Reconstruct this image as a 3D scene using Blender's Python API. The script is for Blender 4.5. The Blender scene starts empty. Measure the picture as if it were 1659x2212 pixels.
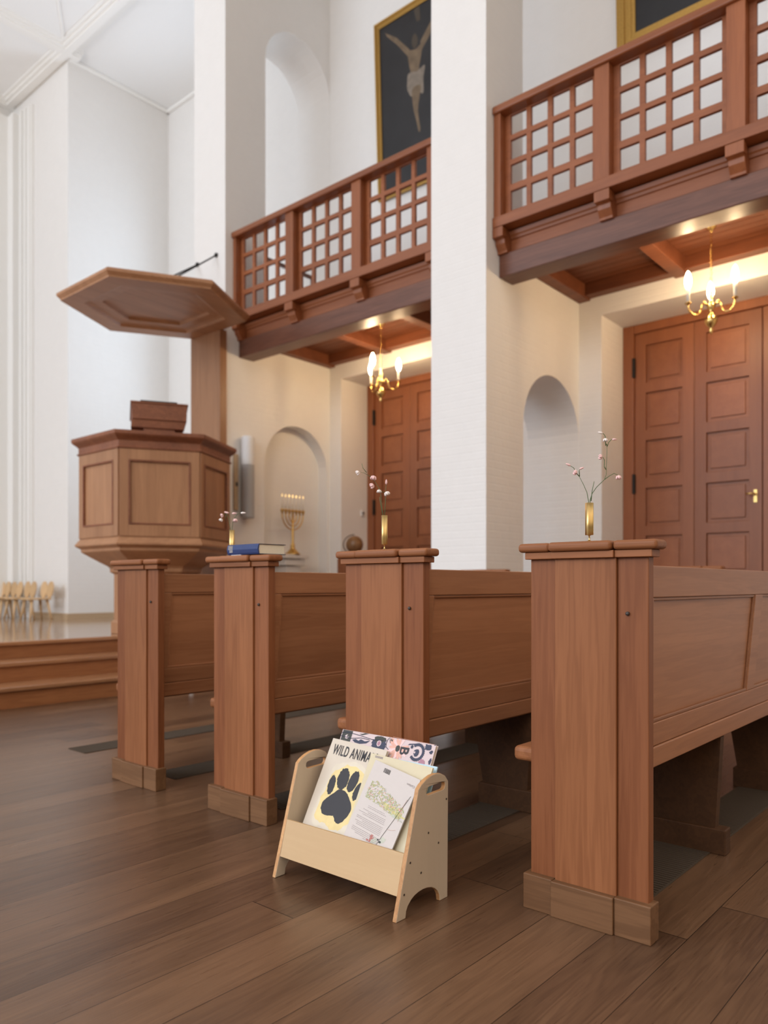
import bpy, math, random
from mathutils import Vector, Matrix
from mathutils.geometry import tessellate_polygon
random.seed(7)
PI = math.pi
sc = bpy.context.scene
COL = sc.collection

# ------------------------------------------------------------------ materials
def new_mat(name):
    m = bpy.data.materials.new(name); m.use_nodes = True
    nt = m.node_tree; b = nt.nodes['Principled BSDF']
    return m, nt, b
def srgb(r, g, b):
    f = lambda c: (c/255/12.92) if c/255 <= .04045 else ((c/255+.055)/1.055)**2.4
    return (f(r), f(g), f(b), 1)
def plain(name, col, rough=.5, metal=0, emit=None, es=0, bump=0, bscale=60, var=.06, spec=.5):
    m, nt, b = new_mat(name); b.inputs['Specular IOR Level'].default_value = spec
    N = nt.nodes; L = nt.links
    tc = N.new('ShaderNodeTexCoord'); no = N.new('ShaderNodeTexNoise'); no.inputs['Scale'].default_value = bscale
    no.inputs['Detail'].default_value = 4
    L.new(tc.outputs['Object'], no.inputs['Vector'])
    mx = N.new('ShaderNodeMix'); mx.data_type = 'RGBA'
    mx.inputs[6].default_value = tuple(c*(1-var) for c in col[:3])+(1,)
    mx.inputs[7].default_value = tuple(min(1, c*(1+var)) for c in col[:3])+(1,)
    L.new(no.outputs['Fac'], mx.inputs[0]); L.new(mx.outputs[2], b.inputs['Base Color'])
    b.inputs['Roughness'].default_value = rough; b.inputs['Metallic'].default_value = metal
    if emit:
        b.inputs['Emission Color'].default_value = emit; b.inputs['Emission Strength'].default_value = es
    if bump:
        bp = N.new('ShaderNodeBump'); bp.inputs['Strength'].default_value = bump; bp.inputs['Distance'].default_value = .01
        L.new(no.outputs['Fac'], bp.inputs['Height']); L.new(bp.outputs['Normal'], b.inputs['Normal'])
    return m
def wood(name, dark, light, axis='z', rough=.45, scale=1.0, contrast=1.0, spec=.5, sheen_coat=0):
    """softwood with grain running along one axis: long noise streaks plus fine growth lines"""
    m, nt, b = new_mat(name); N = nt.nodes; L = nt.links
    tc = N.new('ShaderNodeTexCoord'); mp = N.new('ShaderNodeMapping')
    oi = N.new('ShaderNodeObjectInfo')
    sh = N.new('ShaderNodeVectorMath'); sh.operation = 'ADD'
    mu = N.new('ShaderNodeMath'); mu.operation = 'MULTIPLY'; mu.inputs[1].default_value = 13.7
    L.new(oi.outputs['Random'], mu.inputs[0]); L.new(tc.outputs['Object'], sh.inputs[0]); L.new(mu.outputs[0], sh.inputs[1])
    s = {'x': (.5, 9, 9), 'y': (9, .5, 9), 'z': (9, 9, .5)}[axis]
    mp.inputs['Scale'].default_value = [q*scale for q in s]
    L.new(sh.outputs[0], mp.inputs['Vector'])
    n1 = N.new('ShaderNodeTexNoise'); n1.inputs['Scale'].default_value = 1.0; n1.inputs['Detail'].default_value = 5; n1.inputs['Roughness'].default_value = .6
    L.new(mp.outputs[0], n1.inputs['Vector'])
    w = N.new('ShaderNodeMath'); w.operation = 'MULTIPLY'; w.inputs[1].default_value = 60
    L.new(n1.outputs['Fac'], w.inputs[0])
    sn = N.new('ShaderNodeMath'); sn.operation = 'SINE'; L.new(w.outputs[0], sn.inputs[0])
    sf = N.new('ShaderNodeMath'); sf.operation = 'MULTIPLY'; sf.inputs[1].default_value = .10*contrast; L.new(sn.outputs[0], sf.inputs[0])
    n2 = N.new('ShaderNodeTexNoise'); n2.inputs['Scale'].default_value = 12; n2.inputs['Detail'].default_value = 3
    L.new(mp.outputs[0], n2.inputs['Vector'])
    n3 = N.new('ShaderNodeTexNoise'); n3.inputs['Scale'].default_value = .35; L.new(mp.outputs[0], n3.inputs['Vector'])
    a1 = N.new('ShaderNodeMath'); a1.operation = 'ADD'; L.new(n1.outputs['Fac'], a1.inputs[0]); L.new(sf.outputs[0], a1.inputs[1])
    a2 = N.new('ShaderNodeMath'); a2.operation = 'MULTIPLY_ADD'; a2.inputs[1].default_value = .16; L.new(n2.outputs['Fac'], a2.inputs[0]); L.new(a1.outputs[0], a2.inputs[2])
    a3 = N.new('ShaderNodeMath'); a3.operation = 'MULTIPLY_ADD'; a3.inputs[1].default_value = .5; L.new(n3.outputs['Fac'], a3.inputs[0]); L.new(a2.outputs[0], a3.inputs[2])
    mr = N.new('ShaderNodeMapRange'); mr.inputs['From Min'].default_value = .83-.34/contrast; mr.inputs['From Max'].default_value = .83+.34/contrast
    L.new(a3.outputs[0], mr.inputs['Value'])
    mx = N.new('ShaderNodeMix'); mx.data_type = 'RGBA'; mx.inputs[6].default_value = light; mx.inputs[7].default_value = dark
    L.new(mr.outputs[0], mx.inputs[0])
    hs = N.new('ShaderNodeHueSaturation')
    mv = N.new('ShaderNodeMapRange'); mv.inputs['To Min'].default_value = .9; mv.inputs['To Max'].default_value = 1.1
    L.new(oi.outputs['Random'], mv.inputs['Value']); L.new(mv.outputs[0], hs.inputs['Value'])
    L.new(mx.outputs[2], hs.inputs['Color']); L.new(hs.outputs[0], b.inputs['Base Color'])
    b.inputs['Roughness'].default_value = rough
    b.inputs['Specular IOR Level'].default_value = spec
    bp = N.new('ShaderNodeBump'); bp.inputs['Strength'].default_value = .05; bp.inputs['Distance'].default_value = .003
    L.new(a2.outputs[0], bp.inputs['Height']); L.new(bp.outputs['Normal'], b.inputs['Normal'])
    return m
def wall_mat(name, col):
    """whitewashed brick: faint courses under thick limewash"""
    m, nt, b = new_mat(name); N = nt.nodes; L = nt.links
    tc = N.new('ShaderNodeTexCoord'); sp = N.new('ShaderNodeSeparateXYZ'); cb = N.new('ShaderNodeCombineXYZ')
    ad = N.new('ShaderNodeMath'); ad.operation = 'ADD'
    L.new(tc.outputs['Object'], sp.inputs[0]); L.new(sp.outputs[0], ad.inputs[0]); L.new(sp.outputs[1], ad.inputs[1])
    L.new(ad.outputs[0], cb.inputs[0]); L.new(sp.outputs[2], cb.inputs[1])
    br = N.new('ShaderNodeTexBrick'); br.inputs['Scale'].default_value = 1; br.inputs['Brick Width'].default_value = .24
    br.inputs['Row Height'].default_value = .067; br.inputs['Mortar Size'].default_value = .008; br.inputs['Mortar Smooth'].default_value = 1
    L.new(cb.outputs[0], br.inputs['Vector'])
    no = N.new('ShaderNodeTexNoise'); no.inputs['Scale'].default_value = 9; no.inputs['Detail'].default_value = 5; L.new(tc.outputs['Object'], no.inputs['Vector'])
    a = N.new('ShaderNodeMath'); a.operation = 'MULTIPLY_ADD'; a.inputs[1].default_value = -.5; L.new(br.outputs['Fac'], a.inputs[0]); L.new(no.outputs['Fac'], a.inputs[2])
    bp = N.new('ShaderNodeBump'); bp.inputs['Strength'].default_value = .22; bp.inputs['Distance'].default_value = .012
    L.new(a.outputs[0], bp.inputs['Height']); L.new(bp.outputs['Normal'], b.inputs['Normal'])
    mx = N.new('ShaderNodeMix'); mx.data_type = 'RGBA'
    mx.inputs[6].default_value = tuple(c*.96 for c in col[:3])+(1,); mx.inputs[7].default_value = col
    L.new(no.outputs['Fac'], mx.inputs[0]); L.new(mx.outputs[2], b.inputs['Base Color'])
    b.inputs['Roughness'].default_value = .85; b.inputs['Specular IOR Level'].default_value = .2
    return m
def floor_mat(name, c1, c2, seam, rough=.42, pitch=.189, y0=1.34, length=2.3, spec=.4):
    m, nt, b = new_mat(name); N = nt.nodes; L = nt.links
    def math_(op, a, bb=None, c=None):
        n = N.new('ShaderNodeMath'); n.operation = op
        for i, v in enumerate((a, bb, c)):
            if v is None: continue
            if isinstance(v, (int, float)): n.inputs[i].default_value = v
            else: L.new(v, n.inputs[i])
        return n.outputs[0]
    tc = N.new('ShaderNodeTexCoord'); sp = N.new('ShaderNodeSeparateXYZ'); L.new(tc.outputs['Object'], sp.inputs[0])
    X, Y = sp.outputs[0], sp.outputs[1]
    r = math_('DIVIDE', math_('SUBTRACT', Y, y0), pitch); row = math_('FLOOR', r); fr = math_('SUBTRACT', r, row)
    wn = N.new('ShaderNodeTexWhiteNoise'); wn.noise_dimensions = '1D'; L.new(row, wn.inputs['W'])
    q = math_('ADD', math_('DIVIDE', X, length), math_('MULTIPLY', wn.outputs['Value'], 7.3)); seg = math_('FLOOR', q); fs = math_('SUBTRACT', q, seg)
    idv = math_('ADD', math_('MULTIPLY', row, 17.13), math_('MULTIPLY', seg, 3.71))
    w2 = N.new('ShaderNodeTexWhiteNoise'); w2.noise_dimensions = '1D'; L.new(idv, w2.inputs['W'])
    cb = N.new('ShaderNodeCombineXYZ'); L.new(math_('MULTIPLY', X, .8), cb.inputs[0]); L.new(math_('MULTIPLY', Y, 9), cb.inputs[1]); L.new(math_('MULTIPLY', w2.outputs['Value'], 40), cb.inputs[2])
    n1 = N.new('ShaderNodeTexNoise'); n1.inputs['Scale'].default_value = 1.1; n1.inputs['Detail'].default_value = 4; n1.inputs['Distortion'].default_value = .6; L.new(cb.outputs[0], n1.inputs['Vector'])
    rings = math_('MULTIPLY', math_('SINE', math_('MULTIPLY', n1.outputs['Fac'], 70)), .07)
    cb2 = N.new('ShaderNodeCombineXYZ'); L.new(math_('MULTIPLY', X, 6), cb2.inputs[0]); L.new(math_('MULTIPLY', Y, 160), cb2.inputs[1]); L.new(math_('MULTIPLY', w2.outputs['Value'], 40), cb2.inputs[2])
    n2 = N.new('ShaderNodeTexNoise'); n2.inputs['Scale'].default_value = 1; n2.inputs['Detail'].default_value = 2; L.new(cb2.outputs[0], n2.inputs['Vector'])
    v = math_('ADD', math_('ADD', math_('MULTIPLY', w2.outputs['Value'], .5), math_('MULTIPLY', n1.outputs['Fac'], .8)), math_('ADD', rings, math_('MULTIPLY', n2.outputs['Fac'], .5)))
    mr = N.new('ShaderNodeMapRange'); mr.inputs['From Min'].default_value = .45; mr.inputs['From Max'].default_value = 1.4; L.new(v, mr.inputs['Value'])
    mx = N.new('ShaderNodeMix'); mx.data_type = 'RGBA'; mx.inputs[6].default_value = c1; mx.inputs[7].default_value = c2; L.new(mr.outputs[0], mx.inputs[0])
    e1 = math_('LESS_THAN', fr, .011); e3 = math_('LESS_THAN', fs, .0012)
    e = math_('MAXIMUM', e1, e3)
    m2 = N.new('ShaderNodeMix'); m2.data_type = 'RGBA'; L.new(e, m2.inputs[0]); L.new(mx.outputs[2], m2.inputs[6]); m2.inputs[7].default_value = seam
    L.new(m2.outputs[2], b.inputs['Base Color'])
    L.new(math_('ADD', math_('MULTIPLY', n2.outputs['Fac'], .15), rough-.07), b.inputs['Roughness'])
    b.inputs['Specular IOR Level'].default_value = spec
    bp = N.new('ShaderNodeBump'); bp.inputs['Strength'].default_value = .25; bp.inputs['Distance'].default_value = .002
    L.new(math_('SUBTRACT', math_('MULTIPLY', n2.outputs['Fac'], .5), e), bp.inputs['Height']); L.new(bp.outputs['Normal'], b.inputs['Normal'])
    return m

WALL = wall_mat('limewash_wall', (.86, .84, .81, 1))
CEIL = plain('ceiling_plaster', (.88, .88, .87, 1), .9, var=.01)
TRIMW = plain('white_moulding', (.9, .89, .86, 1), .7, var=.01)
PEW = {a: wood('pew_pine_'+a, srgb(120, 72, 41), srgb(152, 98, 62), a, .5, spec=.28) for a in 'xyz'}
PEWS = wood('pew_side_plank_pine', srgb(110, 62, 34), srgb(140, 87, 54), 'z', .5, spec=.28)
PEWL = {a: wood('pew_back_pine_'+a, srgb(132, 86, 57), srgb(170, 119, 84), a, .45, spec=.4, contrast=.8) for a in 'xyz'}
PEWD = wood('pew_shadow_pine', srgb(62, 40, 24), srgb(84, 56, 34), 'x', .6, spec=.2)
PLIN = wood('plinth_wood', srgb(88, 60, 38), srgb(122, 88, 60), 'y', .55, spec=.25)
PULP = {a: wood('pulpit_oak_'+a, srgb(142, 98, 66), srgb(182, 134, 96), a, .45, scale=.7, contrast=.8) for a in 'xyz'}
PULD = wood('pulpit_edge_oak', srgb(110, 62, 40), srgb(146, 90, 60), 'x', .45)
BALC = {a: wood('gallery_oak_'+a, srgb(122, 66, 34), srgb(162, 96, 56), a, .42, contrast=.8) for a in 'xyz'}
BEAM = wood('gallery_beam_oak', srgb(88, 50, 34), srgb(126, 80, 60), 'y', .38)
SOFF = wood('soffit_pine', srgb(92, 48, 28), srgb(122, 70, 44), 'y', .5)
DOOR = {a: wood('door_pine_'+a, srgb(128, 74, 44), srgb(158, 98, 62), a, .45, contrast=.7) for a in 'xyz'}
STEP = wood('step_oak', srgb(134, 84, 50), srgb(170, 114, 72), 'x', .4)
TREAD = wood('tread_oak', srgb(150, 106, 74), srgb(184, 136, 98), 'x', .22, spec=.8)
FLOOR = floor_mat('oak_floor', srgb(70, 49, 35), srgb(118, 88, 64), srgb(30, 20, 13), rough=.30, length=2.9, spec=.5)
PLATF = floor_mat('platform_oak', srgb(150, 120, 96), srgb(180, 150, 122), srgb(110, 80, 60), rough=.08, spec=.9)
PLY = wood('birch_ply', srgb(184, 150, 108), srgb(206, 176, 134), 'y', .5, scale=.6, contrast=.5)
PLYG = wood('birch_ply_side', srgb(178, 162, 140), srgb(200, 184, 162), 'z', .5, scale=.6, contrast=.5)
PLYE = wood('ply_edge', srgb(160, 112, 68), srgb(200, 154, 104), 'x', .5, contrast=1)
CHAIRW = wood('chair_birch', srgb(200, 160, 112), srgb(222, 190, 146), 'z', .5, contrast=.5)
BRASS = plain('brass', (.72, .48, .17, 1), .25, 1, var=.1)
BRASS2 = plain('vase_brass', (.62, .44, .18, 1), .3, 1, var=.15)
BRASSG = plain('menorah_brass', (.66, .44, .15, 1), .35, 1, var=.15)
IRON = plain('black_iron', (.03, .027, .025, 1), .5, .6)
DARK = plain('dark_metal', (.06, .05, .045, 1), .5, .3)
GRATE = plain('grate_metal', (.075, .056, .04, 1), .7, .0, spec=.1)
WAX = plain('candle_wax', (.85, .82, .72, 1), .5)
BULB = plain('bulb_glow', (1, .9, .7, 1), .3, emit=(1, .71, .40, 1), es=190)
FLAME = plain('flame_glow', (1, .8, .4, 1), .3, emit=(1, .6, .2, 1), es=2.5)
GOLD = plain('gilt_frame', (.52, .31, .08, 1), .4, .7, var=.2)
CANVAS = plain('dark_canvas', (.016, .016, .018, 1), .45, bscale=3, var=.5)
SKIN = plain('painted_flesh', (.16, .11, .065, 1), .6, bscale=9, var=.6)
CLOTH = plain('painted_linen', (.22, .18, .14, 1), .6, bscale=12, var=.5)
NAVY = plain('navy_cloth', (.016, .035, .13, 1), .6, var=.1)
NAVYD = plain('navy_cover_inside', (.012, .02, .06, 1), .6)
PAGE = plain('page_edges', (.74, .68, .54, 1), .8, bscale=200, var=.08)
WHITE = plain('white_cover', (.58, .53, .50, 1), .65, spec=.2, var=.02)
CREAM = plain('cream_cover', (.62, .55, .39, 1), .65, spec=.2, var=.02)
PINKW = plain('blush_cover', (.62, .51, .51, 1), .65, spec=.2, var=.03)
CREAMA = plain('ivory_cover', (.61, .54, .45, 1), .65, spec=.2, var=.02)
INK = plain('ink_black', (.022, .02, .024, 1), .6)
INKB = plain('ink_navy', (.03, .035, .07, 1), .6, var=.4, bscale=120)
INKD = plain('ink_olive_black', (.035, .036, .028, 1), .6)
GREYT = plain('ink_grey', (.30, .25, .24, 1), .6)
YEL = plain('watercolour_yellow', (.70, .55, .24, 1), .5, bscale=25, var=.2)
YELS = plain('watercolour_yellow_pale', (.63, .56, .44, 1), .5, bscale=25, var=.1)
SALM = plain('petal_salmon', (.66, .36, .28, 1), .5, bscale=80, var=.2)
MAUV = plain('petal_mauve', (.36, .17, .22, 1), .5)
GREEN = plain('stem_green', (.08, .13, .05, 1), .5)
GRNP = plain('printed_green', (.34, .36, .16, 1), .5, bscale=90, var=.6)
GRNY = plain('printed_yellow_green', (.55, .50, .20, 1), .5, bscale=40, var=.2)
GRNG = plain('printed_grey_green', (.46, .47, .38, 1), .5, bscale=60, var=.3)
RED = plain('printed_red', (.42, .10, .07, 1), .5)
BLUEE = plain('pale_blue_cover', (.45, .62, .70, 1), .5)
PETAL = plain('petal_pink', (.80, .52, .50, 1), .5, bscale=200, var=.15)
PETALW = plain('petal_white', (.82, .74, .70, 1), .5)
SPKW = plain('speaker_white', (.78, .78, .78, 1), .5)
SPKG = plain('speaker_grille', (.42, .42, .42, 1), .6, bump=.2, bscale=300)
GLOBE = plain('globe_brown', (.22, .11, .045, 1), .35, bscale=14, var=.5)
TAN = plain('tan_wood', (.50, .36, .22, 1), .6)
CHROME = plain('screw_steel', (.25, .22, .18, 1), .35, .9)
SHELFW = plain('shelf_white', (.74, .70, .66, 1), .6)

# ------------------------------------------------------------------ mesh builder
class MB:
    def __init__(s): s.v = []; s.f = []; s.m = []; s.sm = []; s.mi = 0; s.smooth = False
    def _add(s, vs, fs):
        o = len(s.v); s.v += [tuple(v) for v in vs]
        for f in fs: s.f.append(tuple(i+o for i in f)); s.m.append(s.mi); s.sm.append(s.smooth)
        return s
    def box(s, x0, x1, y0, y1, z0, z1):
        vs = [(x, y, z) for x in (x0, x1) for y in (y0, y1) for z in (z0, z1)]
        return s._add(vs, [(0,1,3,2), (4,6,7,5), (0,4,5,1), (2,3,7,6), (0,2,6,4), (1,5,7,3)])
    def hexa(s, b, t):
        """b, t: four bottom / four top points in matching order"""
        return s._add(list(b)+list(t), [(3,2,1,0), (4,5,6,7), (0,1,5,4), (1,2,6,5), (2,3,7,6), (3,0,4,7)])
    def prism(s, poly, axis, a, b, holes=()):
        """2D polygon extruded along axis. 'x': (y,z); 'y': (x,z); 'z': (x,y)"""
        def P(p, c): return {'x': (c, p[0], p[1]), 'y': (p[0], c, p[1]), 'z': (p[0], p[1], c)}[axis]
        loops = [list(poly)]+[list(h) for h in holes]
        tri = tessellate_polygon([[Vector((p[0], p[1], 0)) for p in l] for l in loops])
        flat = [p for l in loops for p in l]; n = len(flat)
        vs = [P(p, a) for p in flat]+[P(p, b) for p in flat]
        fs = [tuple(t) for t in tri]+[tuple(i+n for i in reversed(t)) for t in tri]
        o = 0
        for l in loops:
            k = len(l)
            for i in range(k): j = (i+1) % k; fs.append((o+i, o+j, o+j+n, o+i+n))
            o += k
        return s._add(vs, fs)
    def tube(s, pts, r, n=8, caps=True):
        pts = [Vector(p) for p in pts]; rs = r if isinstance(r, (list, tuple)) else [r]*len(pts)
        up = None; vs = []; fs = []
        for i, p in enumerate(pts):
            t = (pts[min(i+1, len(pts)-1)]-pts[max(i-1, 0)]).normalized()
            if up is None:
                up = t.cross(Vector((0, 0, 1)))
                if up.length < .01: up = t.cross(Vector((1, 0, 0)))
                up.normalize()
            else:
                up = (up - t*up.dot(t)).normalized()
            w = t.cross(up)
            for k in range(n): a = 2*PI*k/n; vs.append(p+(up*math.cos(a)+w*math.sin(a))*rs[i])
        for i in range(len(pts)-1):
            for k in range(n): k2 = (k+1) % n; fs.append((i*n+k, i*n+k2, (i+1)*n+k2, (i+1)*n+k))
        if caps: fs.append(tuple(range(n-1, -1, -1))); fs.append(tuple((len(pts)-1)*n+k for k in range(n)))
        return s._add(vs, fs)
    def lathe(s, prof, c=(0, 0, 0), n=20, lobes=0, amp=0):
        vs = []; fs = []
        for r, z in prof:
            for k in range(n):
                a = 2*PI*k/n; rr = r*(1+amp*math.cos(lobes*a)) if lobes else r
                vs.append((c[0]+rr*math.cos(a), c[1]+rr*math.sin(a), c[2]+z))
        for i in range(len(prof)-1):
            for k in range(n): k2 = (k+1) % n; fs.append((i*n+k, i*n+k2, (i+1)*n+k2, (i+1)*n+k))
        fs.append(tuple(range(n-1, -1, -1))); fs.append(tuple((len(prof)-1)*n+k for k in range(n)))
        return s._add(vs, fs)
    def ball(s, c, r, n=12, sz=1, squash=(1, 1, 1)):
        m = n//2; vs = []; fs = []
        for i in range(m+1):
            th = PI*i/m
            for k in range(n):
                a = 2*PI*k/n
                vs.append((c[0]+r*squash[0]*math.sin(th)*math.cos(a), c[1]+r*squash[1]*math.sin(th)*math.sin(a), c[2]+r*squash[2]*math.cos(th)))
        for i in range(m):
            for k in range(n): k2 = (k+1) % n; fs.append((i*n+k, (i+1)*n+k, (i+1)*n+k2, i*n+k2))
        return s._add(vs, fs)
    def obj(s, name, mats, parent=None, bevel=0, seg=2, fix=True):
        me = bpy.data.meshes.new(name); me.from_pydata(s.v, [], s.f)
        if not isinstance(mats, (list, tuple)): mats = [mats]
        for m in mats: me.materials.append(m)
        me.polygons.foreach_set('material_index', s.m); me.polygons.foreach_set('use_smooth', s.sm)
        me.update()
        if fix:
            import bmesh
            bm = bmesh.new(); bm.from_mesh(me); bmesh.ops.recalc_face_normals(bm, faces=bm.faces); bm.to_mesh(me); bm.free()
        o = bpy.data.objects.new(name, me); COL.objects.link(o)
        if parent: o.parent = parent
        if bevel:
            b = o.modifiers.new('bevel', 'BEVEL'); b.width = bevel; b.segments = seg; b.limit_method = 'ANGLE'; b.angle_limit = math.radians(40)
            b.harden_normals = False
        return o
def tag(o, label, cat, group=None):
    o['label'] = label; o['category'] = cat
    if group: o['group'] = group
    return o
def thing(name, label, cat, loc=(0, 0, 0), rz=0, group=None):
    o = bpy.data.objects.new(name, None); COL.objects.link(o); o.location = loc; o.rotation_euler = (0, 0, rz)
    o.empty_display_size = .1
    return tag(o, label, cat, group)
def struct(o): o['kind'] = 'structure'; return o
def dup(root, loc, label=None, rz=None, parent=None):
    def cp(o, par):
        c = o.copy(); COL.objects.link(c); c.parent = par
        for ch in kids.get(o.name, []): cp(ch, c)
        return c
    kids = {}
    for o in list(COL.objects):
        if o.parent: kids.setdefault(o.parent.name, []).append(o)
    r = cp(root, parent); r.location = loc
    if rz is not None: r.rotation_euler = (0, 0, rz)
    if label: r['label'] = label
    return r
def arch(x0, x1, zb, zs, n=20):
    """outline of an opening with a round head, from zb up to springing zs"""
    r = (x1-x0)/2; cx = (x0+x1)/2
    return [(x0, zb), (x1, zb)]+[(cx+r*math.cos(PI*k/n), zs+r*math.sin(PI*k/n)) for k in range(n+1)]
def ell(cx, cy, rx, ry, n=20, rot=0):
    return [(cx+rx*math.cos(2*PI*k/n)*math.cos(rot)-ry*math.sin(2*PI*k/n)*math.sin(rot), cy+rx*math.cos(2*PI*k/n)*math.sin(rot)+ry*math.sin(2*PI*k/n)*math.cos(rot)) for k in range(n)]

XP, XW = 5.5, 7.2          # pier face towards the aisle, outer wall
ZC = 8.76                  # ceiling
BAY = {2: (.63, 3.616), 1: (4.20, 7.18)}
YB = 10.9                  # chancel shoulder wall
ZPL = .50                  # platform height

# ------------------------------------------------------------------ setting
struct(MB().box(-7, 8.2, -4, 6.9, -.2, 0).box(5.3, 8.2, 6.9, 13, -.2, 0).obj('floor', FLOOR))
struct(MB().box(-7, 8.2, -4, 13.2, ZC, ZC+.2).obj('ceiling', CEIL))
# outer wall with two door recesses and the tall window of the third bay
DR = {2: (.78, 3.37), 1: (4.38, 6.97)}
holes = [[(a, .001), (b, .001), (b, 3.69), (a, 3.69)] for a, b in DR.values()]
holes.append(arch(8.5, 9.9, 2.6, 6.6))
struct(MB().prism([(-4, 0), (13.2, 0), (13.2, ZC), (-4, ZC)], 'x', XW, XW+.6, holes).obj('wall_right', WALL))
# piers / cross walls
def crosswall(name, y0, y1, lower):
    w = MB()
    hs = [arch(6.10, 7.198, 4.25, 7.38)]
    if lower: hs.append(arch(6.11, 7.198, .02, 2.47))
    w.prism([(XP, 0), (XW, 0), (XW, ZC), (XP, ZC)], 'y', y0 if lower else y0+.16, y1, hs)
    if not lower:
        w.prism([(XP, 0), (XW, 0), (XW, ZC), (XP, ZC)], 'y', y0, y0+.16, [arch(6.10, 7.198, 4.25, 7.38), arch(6.08, 7.15, .02, 2.47)])
    return struct(w.obj(name, WALL))
crosswall('wall_pier_middle', 3.616, 4.20, True)
crosswall('wall_pier_chancel', 7.18, 7.78, False)
struct(MB().box(XP, XW, .03, .63, 0, ZC).obj('wall_pier_rear', WALL))
# chancel walls
struct(MB().box(XP, XW, YB, YB+2.3, 0, ZC).obj('wall_chancel_shoulder', WALL))
struct(MB().box(-7, XP, 12.74, 13.2, 0, ZC).obj('wall_chancel_end', WALL))
struct(MB().box(XP-.015, XW, YB-.02, YB, ZPL, ZPL+.09).obj('baseboard_chancel', TAN))
struct(MB().box(XP-.02, XP, YB, 12.74, ZPL, ZPL+.09).obj('baseboard_shoulder', TAN))
# fluted corner pilaster
p = MB()
p.box(XP-.04, XP, 11.98, 12.74, ZPL, 8.5)
for i, y in enumerate((12.02, 12.14, 12.26)): p.box(XP-.06-.01*i, XP-.04, y, y+.06, ZPL, 8.5)
p.box(XP-.14, XP, 12.42, 12.74, ZPL, 8.5); p.box(XP-.30, XP-.14, 12.60, 12.74, ZPL, 8.5)
struct(p.obj('trim_pilaster', TRIMW))
# cornice and ceiling ribs
def rib_x(y, x0, x1, name):
    m = MB().box(x0, x1, y-.05, y+.05, ZC-.07, ZC).box(x0, x1, y-.10, y+.10, ZC-.045, ZC).box(x0, x1, y-.15, y+.15, ZC-.02, ZC); return struct(m.obj(name, TRIMW))
def rib_y(x, y0, y1, name):
    m = MB().box(x-.05, x+.05, y0, y1, ZC-.0705, ZC).box(x-.10, x+.10, y0, y1, ZC-.0455, ZC).box(x-.15, x+.15, y0, y1, ZC-.0205, ZC); return struct(m.obj(name, TRIMW))
rib_x(YB-.15, -7, XP+.1, 'trim_rib_cross'); rib_y(XP-.1, -4, 12.74, 'trim_rib_long')
rib_x(12.68, -7, XP, 'trim_cornice_end')
struct(MB().box(XP, XW, YB-.05, YB, ZC-.06, ZC).box(XW-.05, XW, 7.78, YB, ZC-.06, ZC).obj('trim_cornice_bay', TRIMW, bevel=.01))
c = Vector((XP-.15, YB-.2, ZC)); e = c+Vector((-3.3, -5.3, 0))
struct(MB().tube([c+Vector((0, 0, -.005)), e], .018, 6).obj('trim_rib_diagonal', TRIMW))
c2 = c+Vector((-5.2, 0, 0))
# bay three window frame
w = MB()
w.prism(arch(8.5, 9.9, 2.6, 6.6), 'x', XW+.45, XW+.5, [arch(8.58, 9.82, 2.68, 6.6)])
for y in (8.95, 9.2, 9.45): w.box(XW+.46, XW+.49, y-.02, y+.02, 2.68, 7.2)
for k in range(7): w.box(XW+.46, XW+.49, 8.58, 9.82, 3.2+k*.6-.02, 3.2+k*.6+.02)
struct(w.obj('window_1', TRIMW))

# stepped chancel platform
pl = bpy.data.objects.new('chancel_platform_floor', None); COL.objects.link(pl); struct(pl)
pl['label'] = 'raised wooden chancel platform with three steps'
MB().box(-7, XP, 7.03, 12.74, .0, ZPL).box(XP, XW, 7.78, YB, 0, ZPL).obj('landing', PLATF, pl)
ys = [6.35, 6.67, 6.98]; zs = [.175, .345, ZPL]
for y, z, zp in zip(ys, zs, [0]+zs):
    s_ = MB().box(-7, XP-.02, y+.03, y+.4 if z < ZPL else 7.03, 0, z-.035).obj('step', STEP, pl)
    MB().box(-7, XP-.02, y, y+.36 if z < ZPL else 7.03, z-.035, z+.001).obj('tread', TREAD, s_, bevel=.008)

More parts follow.
